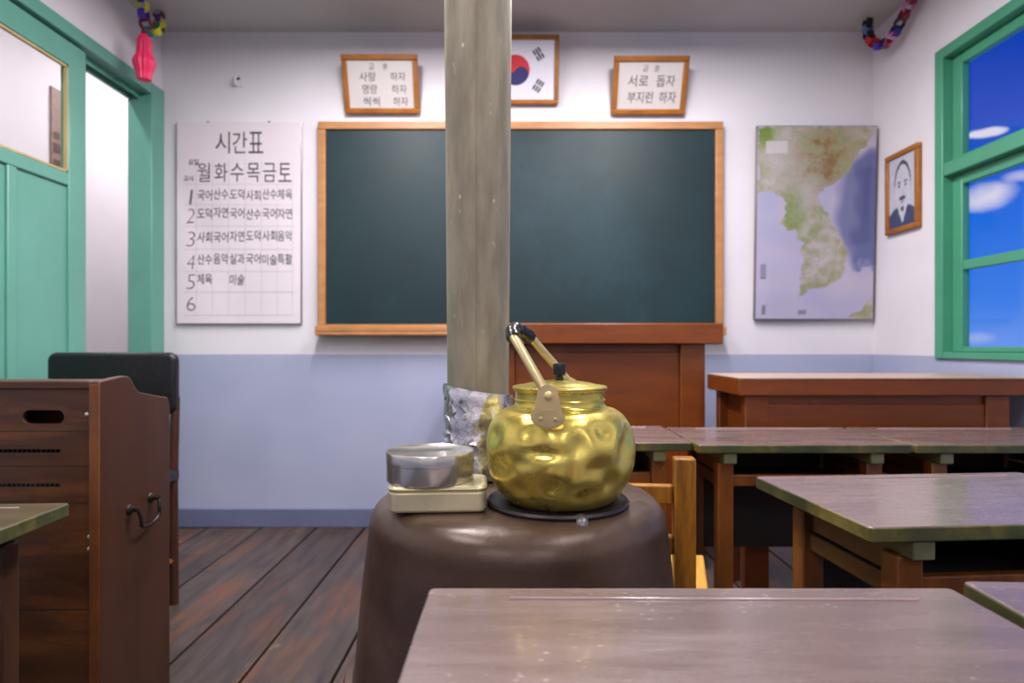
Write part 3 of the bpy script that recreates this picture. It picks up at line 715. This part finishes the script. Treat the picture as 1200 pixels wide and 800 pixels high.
for za in (.668, .594):
    for k in range(60): gr.box((-.31+k*.0104, .014, za), (-.31+k*.0104+.004, .02, za+.0085))
gr.build('grille', M['box_wood'], og)
gv = MB()
for z in (.7155, .640, .56, .33): gv.box((-.38, .0046, z-.001), (.38, .0055, z+.001))
gv.build('board_seam', M['box_wood'], og)
MB().box((-.381, .03, .05), (.381, .27, .55)).build('case', M['box_wood'], og)
MB().box((-.381, .10, .62), (.381, .265, .66)).build('key_bed', M['organ_side'], og, bevel=.003)
ky = MB()
for k in range(30): ky.box((-.36+k*.024, .13, .66), (-.36+k*.024+.022, .26, .675))
ky.build('keys', M['paper'], og)
MB().box((-.381, .085, .66), (.381, .1, .806)).build('fascia', M['organ_side'], og)
for (x, y) in ((103, 485), (106, 628), (106, 642), (111, 782)):
    q = px(x, y, 1.368)
    MB().lathe([(.0045, -.002), (.004, .001), (.001, .0022)], seg=12).move(lambda v: Vector((q.x-ox+v.x, .0045-v.z, q.z+v.y))).build('screw', M['chrome'], og)
# drop handle on the right side
hd = MB(); ya, yb, za, zb = 1.4665-OY, 1.553-OY, .52, .527
hd.tube(spline([(.404, ya, za), (.418, ya, za-.002), (.424, ya+.004, za-.02), (.424, ya+.010, za-.042), (.424, (ya+yb)/2, za-.047), (.424, yb-.010, zb-.042), (.424, yb-.004, zb-.02), (.418, yb, zb-.002), (.404, yb, zb)], 5), .0042, 10)
ho = hd.build('carry_handle', M['dark_metal'], og)
for y_, z_ in ((ya, za), (yb, zb)):
    MB().lathe([(.013, 0), (.012, .004), (.006, .008), (.006, .016), (.008, .019), (.001, .024)], seg=16).move(lambda v: Vector((.4+v.z, y_+v.x, z_+v.y))).build('handle_mount', M['dark_metal'], ho)

ck = thing('black_chair', 'black vinyl padded wooden chair standing behind the brown organ', 'chair', (-1.388, 2.2, 0))
bp = MB().prism(rrect(-.222, .662, .222, .877, .03), 'y', -.018, .022)
bp.build('backrest', M['vinyl'], ck, bevel=.012, seg=3)
for s in (-1, 1):
    MB().tube([(s*.21, .0, 0), (s*.207, -.005, .42), (s*.21, .012, .72)], [.016, .019, .014], 10).build('back_post', M['dark_wood'], ck)
    MB().tube([(s*.2, -.37, 0), (s*.2, -.365, .42)], [.014, .018], 10).build('leg', M['dark_wood'], ck)
    MB().tube([(s*.208, .0, .155), (s*.2, -.37, .155)], .010, 8).build('stretcher', M['leg_wood'], ck)
MB().prism(rrect(-.225, -.40, .225, .03, .03), 'z', .425, .475).build('seat', M['vinyl'], ck, bevel=.014, seg=3)
MB().box((-.205, -.38, .385), (.205, .015, .425)).build('seat_frame', M['dark_wood'], ck, bevel=.004)

# ---------------------------------------------------------------- stove, pipe and what stands on the stove
SX, SY, SZ = .0098, 1.04, .66
sv = thing('stove', 'rust-brown iron drum stove in the middle of the room', 'stove', (SX, SY, 0))
prof = [(.262, .10), (.266, .30), (.268, .372)] + [(.262, .392), (.252, .50), (.243, .585)] + profile([(.2405, .605), (.238, .628), (.229, .645), (.215, .655), (.198, .6595)], 4) + [(.10, SZ), (.0001, SZ)]
wob = lambda r, z, a: r*(1+.006*mnoise.noise((math.cos(a)*1.6, math.sin(a)*1.6, z*5)))
MB().lathe(prof, seg=96, fn=wob).build('body', M['iron'], sv)
MB().lathe([(.255, .365), (.276, .366), (.279, .374), (.276, .382), (.255, .383)], seg=72).build('rim', M['iron'], sv)
MB().lathe([(.262, .10), (.272, .095), (.272, .07), (.262, .065)], seg=64).build('base_ring', M['iron'], sv)
for k in range(3):
    a = R(90+120*k); MB().tube([(.22*math.cos(a), .22*math.sin(a), .09), (.25*math.cos(a), .25*math.sin(a), 0)], [.02, .016], 10).build('foot', M['iron'], sv)
MB().prism(rrect(-.08, .17, .08, .30, .012), 'y', -.279, -.24).build('fire_door', M['iron'], sv, bevel=.004)
PXc, PYc = .070-SX, .968-SY
lid = MB().lathe([(.0001, SZ-.001), (.1, SZ-.001), (.106, SZ), (.1085, SZ+.004), (.106, SZ+.0075), (.102, SZ+.005), (.096, SZ+.004), (.0001, SZ+.004)], c=(PXc, PYc, 0), seg=72).build('lid_plate', M['plate'], sv)
tb = px(682, 610, .862)
MB().tube(spline([(tb.x-SX-.0, tb.y-SY+.012, SZ+.003), (tb.x-SX, tb.y-SY-.004, SZ+.002), (tb.x-SX, tb.y-SY-.008, SZ-.008), (tb.x-SX+.002, tb.y-SY-.004, SZ-.020)], 4), .0085, 8, flat=.6).build('lid_tab', M['tin_edge'], lid)

PX, PY = -.0625, 1.165
pp = thing('stove_pipe', 'tall galvanised stove pipe rising from the iron stove', 'pipe', (PX, PY, SZ+.003))
pr = [(.0565, 0), (.0568, .2), (.0595, .55), (.062, .83), (.063, 1.2), (.064, ZC-SZ)]
MB().lathe(pr, seg=56).build('pipe', M['pipe'], pp)
MB().tube([(.0, -.0568, .0), (.0, -.0571, .2), (.0, -.0598, .55), (.0, -.0623, .83), (.0, -.0633, 1.2), (.0, -.0643, ZC-SZ-.001)], .0009, 6).build('seam', M['pipe'], pp)
fv = MB(); ring = 46; hn = 15; vs_ = []
rj = random.Random(3)
for i in range(hn+1):
    for k in range(ring):
        a_ = 2*math.pi*(k+rj.uniform(-.35, .35)+.5*(i % 2))/ring
        z_ = (.158-.010*math.cos(a_))*(i+(rj.uniform(-.35, .35) if 0 < i < hn else rj.uniform(-.1, .0)*i/hn))/hn
        r_ = .0600+rj.uniform(0, .0045)*(1-.5*(i == hn))+.004*abs(mnoise.noise((math.cos(a_)*3, math.sin(a_)*3, z_*24)))+max(0, .05-z_)*.28*(.7+.3*math.cos(a_-2.8))
        vs_.append((r_*math.cos(a_), r_*math.sin(a_), max(z_, 0)))
qf = []
for i in range(hn):
    for k in range(ring):
        a0_, b0_, c0_, d0_ = i*ring+k, i*ring+(k+1) % ring, (i+1)*ring+(k+1) % ring, (i+1)*ring+k
        qf += [(a0_, b0_, c0_), (a0_, c0_, d0_)] if (i+k) % 2 else [(a0_, b0_, d0_), (b0_, c0_, d0_)]
fv.add(vs_, qf, 0, False)
fv.build('foil_wrap', M['foil'], pp)

# lunch box and round tin
lb = thing('lunch_box', 'flat yellowish aluminium lunch box under the round tin on the stove', 'lunch box', (-.109, .945, SZ+.001), (0, 0, R(3)))
MB().prism(rrect(-.070, -.044, .070, .044, .014), 'z', .0, .031).build('box', M['alum'], lb, bevel=.004)
MB().prism(rrect(-.0718, -.0458, .0718, .0458, .0148), 'z', .030, .038).build('lid', M['alum'], lb, bevel=.004)
rt = thing('round_tin', 'round shiny steel tin with lid stacked on the lunch box', 'tin', (-.1235, .955, SZ+.039))
MB().lathe([(.0001, 0), (.0635, 0), (.0652, .001), (.0655, .003), (.0655, .030)], seg=64).build('tin_base', M['steel'], rt)
MB().lathe([(.0656, .027), (.0662, .0275), (.0665, .041), (.0655, .0435), (.0635, .0440), (.0615, .0425), (.0001, .0422)], seg=64).build('lid', M['steel'], rt)

# kettle
KX, KY, KZ = .073, .970, SZ+.0042
kt = thing('kettle', 'dented gold-coloured kettle with black handle grip on the iron stove', 'kettle', (KX, KY, KZ))
kp = profile([(.001, .004), (.05, .0015), (.072, .0), (.083, .006), (.0965, .022), (.107, .046), (.1115, .070), (.1115, .090), (.107, .112), (.097, .129), (.085, .138), (.074, .142), (.0695, .146), (.0682, .152), (.0682, .166), (.071, .168), (.0705, .1705), (.0675, .171)], 5)
dents = [(-116, .110, .13, .012, .007), (-108, .088, .26, .0075, .009), (-122, .074, .22, .010, .005), (-80, .098, .11, .018, .008), (-58, .116, .16, .012, .008), (-66, .066, .24, .014, .006), (-38, .082, .16, .022, .009),
         (-142, .062, .2, .016, .008), (-100, .040, .16, .011, .007), (-52, .044, .15, .013, .009), (-84, .060, .07, .03, .004), (-25, .105, .16, .016, .007), (-155, .105, .18, .014, .007), (-128, .034, .14, .01, .006), (-70, .03, .2, .008, .006), (40, .08, .3, .03, .006), (120, .07, .3, .03, .006), (170, .08, .3, .02, .006)]
def dent(r, z, a):
    if r < .075 or z > .14: return r
    v = 0
    for (d0, z0, wa, wz_, amp) in dents:
        da = (a-R(d0)+math.pi) % (2*math.pi)-math.pi
        v += amp*math.exp(-(da/wa)**2-((z-z0)/wz_)**2)
    n = mnoise.noise((math.cos(a)*3.4, math.sin(a)*3.4, z*30))*.0017
    return r-v+n+.0022
kb = MB().lathe(kp, seg=128, fn=dent).build('body', M['brass'], kt)
MB().lathe([(.0688, .153), (.0698, .1545), (.0688, .156)], seg=72).build('neck_bead', M['brass'], kb)
kl = MB().lathe(profile([(.0715, .1695), (.0728, .172), (.0705, .1745), (.06, .1760), (.045, .1795), (.028, .1820), (.012, .1832), (.001, .1834)], 4), seg=72).build('lid', M['brass'], kt)
MB().lathe([(.0001, .1835), (.0065, .1835), (.006, .189), (.0095, .192), (.0105, .206), (.0098, .2085), (.0001, .2095)], seg=24).build('lid_knob', M['black'], kl)
# lugs on hinge axis and tilted bail handle
hp = [(.0495-KX, .884-KY, .832-KZ), (.041-KX, .888-KY, .846-KZ), (.026-KX, .899-KY, .872-KZ), (.009-KX, .918-KY, .902-KZ), (.001-KX, .935-KY, .916-KZ), (.003-KX, .957-KY, .9245-KZ), (.014-KX, .978-KY, .923-KZ), (.030-KX, .993-KY, .912-KZ), (.052-KX, 1.012-KY, .888-KZ), (.074-KX, 1.032-KY, .864-KZ), (.094-KX, 1.054-KY, .841-KZ), (.100-KX, 1.058-KY, .833-KZ)]
hs = spline(hp, 6)
hb = MB().tube(hs, [.0092]*len(hs), 14, flat=.7).build('bail_handle', M['pale_brass'], kt)
gs = spline(hp[3:8], 8)
MB().tube(gs[5:], [.0108+.0006*math.sin(i*1.1) for i in range(len(gs)-5)], 12).build('grip', M['black'], hb)
def lug(sign, dx):
    m = MB(); pts = [(-.019, -.044), (-.0185, -.05), (-.014, -.058), (-.007, -.062), (0, -.063), (.007, -.062), (.014, -.058), (.0185, -.05), (.019, -.044), (.017, -.034), (.0135, -.02), (.0115, -.004), (.0105, .006), (.007, .012), (0, .0145), (-.007, .012), (-.0105, .006), (-.0115, -.004), (-.0135, -.02), (-.017, -.034)]
    zc = .832-KZ
    def surf(x, z):
        zz = min(z, .118)
        rr = max(r for r, q in kp if abs(q-zz) < .006)
        return math.sqrt(max(rr*rr-(x)**2, 1e-6))
    fr_ = []; bk = []
    rows_ = 14
    # build plate as strips between left and right outline at successive heights
    L_ = []; 
    for i in range(rows_*2+1):
        z = -.045+(.0145+.045)*i/(rows_*2)
        if z < -.022: hw = .0235*math.sqrt(max(0, 1-((z+.030)/.0152)**2)) if z < -.030 else .0235-.0045*((z+.030)/.008)**2
        elif z < .002: hw = .0190+(.0142-.0190)*(z+.022)/.024
        else: hw = .0142*math.sqrt(max(0, 1-((z-.002)/.0127)**2))
        L_.append((max(hw, .0008), z))
    nx = 6; vs2 = []
    for off in (.0032, .0008):
        for hw, z in L_:
            for k in range(nx+1):
                x = dx+(-hw+2*hw*k/nx); vs2.append((sign*x, -sign*(surf(x, z+zc)+off), z+zc))
    nr = len(L_); fs2 = []
    for o in (0, nr*(nx+1)):
        for i in range(nr-1):
            for k in range(nx): q = o+i*(nx+1)+k; fs2.append((q, q+1, q+nx+2, q+nx+1))
    B = nr*(nx+1)
    for i in range(nr-1):
        for k in (0, nx): q = i*(nx+1)+k; fs2.append((q, q+nx+1, B+q+nx+1, B+q))
    m.add(vs2, fs2, 0, True)
    lo = m.build('lug', M['pale_brass'], kt)
    ov = MB(); vo = []
    for off in (.0052, .0024):
        for k in range(28):
            an = 2*math.pi*k/28; x = dx+.0205*math.cos(an); z = -.031+.0125*math.sin(an); vo.append((sign*x, -sign*(surf(x, z+zc)+off), z+zc))
    ov.add(vo, [tuple(range(28)), tuple(range(28, 56))]+[(k, (k+1) % 28, 28+(k+1) % 28, 28+k) for k in range(28)], 0, False)
    ov.build('lug_foot', M['pale_brass'], lo)
    for (rx, rz, rr) in ((0, 0, .0062), (-.010, -.032, .003), (.010, -.032, .003)):
        yy_ = surf(dx+rx, rz+zc)+.003+(.008 if rz == 0 else .0026)
        MB().sphere((sign*(dx+rx), -sign*yy_, rz+zc), rr, sc=(1, .7, 1)).build('rivet', M['pale_brass'], lo)
lug(1, -.024); lug(-1, -.024)
# short spout on the far side
MB().tube(spline([(.034, .095, .06), (.046, .128, .085), (.052, .148, .112), (.06, .166, .128)], 6), [.024-.013*i/18 for i in range(19)], 16).build('spout', M['brass'], kt)

# ---------------------------------------------------------------- paper chains
pc = {'purple': (84, 44, 168), 'yellow': (214, 208, 44), 'navy': (34, 36, 120), 'teal': (40, 130, 140), 'maroon': (120, 26, 40), 'red': (178, 34, 40), 'pink': (236, 120, 190), 'black': (30, 28, 48), 'blue': (48, 44, 168), 'green': (52, 110, 70), 'sky': (90, 128, 190)}
PM = {k: mat('paper_'+k, v, .45, var=.05) for k, v in pc.items()}
def chain(name, label, loc, pts, cols, rad=.028, wid=.032):
    t = thing(name, label, 'paper chain', loc, (0, 0, 0), 'paper chain decorations')
    P = spline([Vector(p)-Vector(loc) for p in pts], 24)
    acc = [0]
    for i in range(1, len(P)): acc.append(acc[-1]+(P[i]-P[i-1]).length)
    n = len(cols); step = acc[-1]/n
    for k, cn in enumerate(cols):
        s_ = (k+.5)*step; i = max(j for j in range(len(acc)) if acc[j] <= s_); i = min(i, len(P)-2)
        c = P[i]; tg = (P[i+1]-P[i]).normalized()
        up = Vector((0, 1, 0)) if k % 2 else Vector((1, 0, 0))
        ax = (up-tg*up.dot(tg)).normalized(); b = tg.cross(ax)
        a_len = step*.72; vs3 = []; seg = 20
        for (r_, h_) in ((1, -.5), (1, .5), (.93, .5), (.93, -.5)):
            for q in range(seg):
                an = 2*math.pi*q/seg; vs3.append(c+tg*(a_len*r_*math.cos(an))+b*(rad*.8*r_*math.sin(an))+ax*(wid*h_))
        fs3 = [(j*seg+q, j*seg+(q+1) % seg, ((j+1) % 4)*seg+(q+1) % seg, ((j+1) % 4)*seg+q) for j in range(4) for q in range(seg)]
        MB().add(vs3, fs3, 0, True).build('link', PM[cn], t)
    return t
p0 = px(1017, 26, 3.02)
chain('paper_chain', 'red and blue paper chain hanging in the right corner beside the window', (p0.x, p0.y, ZC),
      [(p0.x, p0.y, ZC), px(1018, 42, 3.0), px(1030, 53, 2.94), px(1044, 45, 2.88), px(1056, 24, 2.82), px(1068, 2, 2.77), (px(1076, 0, 2.73).x, 2.73, ZC)],
      ['black', 'sky', 'black', 'red', 'red', 'blue', 'maroon', 'pink', 'navy', 'black', 'maroon', 'pink', 'maroon', 'navy'], rad=.025)
p0 = px(165, -8, 2.78)
chain('paper_chain', 'purple and yellow paper chain hanging above the sliding door', (p0.x, p0.y, ZC),
      [(p0.x, p0.y, ZC), px(168, 14, 2.79), px(171, 29, 2.80), px(179, 38, 2.84), px(187, 29, 2.90), (px(186, 18, 2.97).x, 2.97, ZC)],
      ['blue', 'yellow', 'purple', 'maroon', 'teal', 'yellow', 'green', 'yellow', 'purple', 'maroon'])
pk = mat('pink_crepe_paper', (236, 44, 98), .5, var=.18, scale=30, stretch=(1, 1, .3), bump=.3, bscale=60)
q = px(169, 40, 2.75)
ln = MB().lathe(profile([(.012, 0), (.026, -.02), (.028, -.05), (.03, -.085), (.041, -.112), (.042, -.128), (.037, -.15), (.029, -.172), (.028, -.196), (.026, -.2)], 4), seg=64, fn=lambda r, z, a: r*(1+.09*math.cos(a*12)*min(1, abs(z)*20)))
lo_ = thing('paper_lantern', 'pink crepe paper lantern hanging from the chain above the sliding door', 'paper lantern', q)
ln.build('lantern_body', pk, lo_)
MB().lathe([(.004, .0), (.012, .004), (.010, .016), (.004, .02)], seg=20).build('lantern_cap', PM['maroon'], lo_)
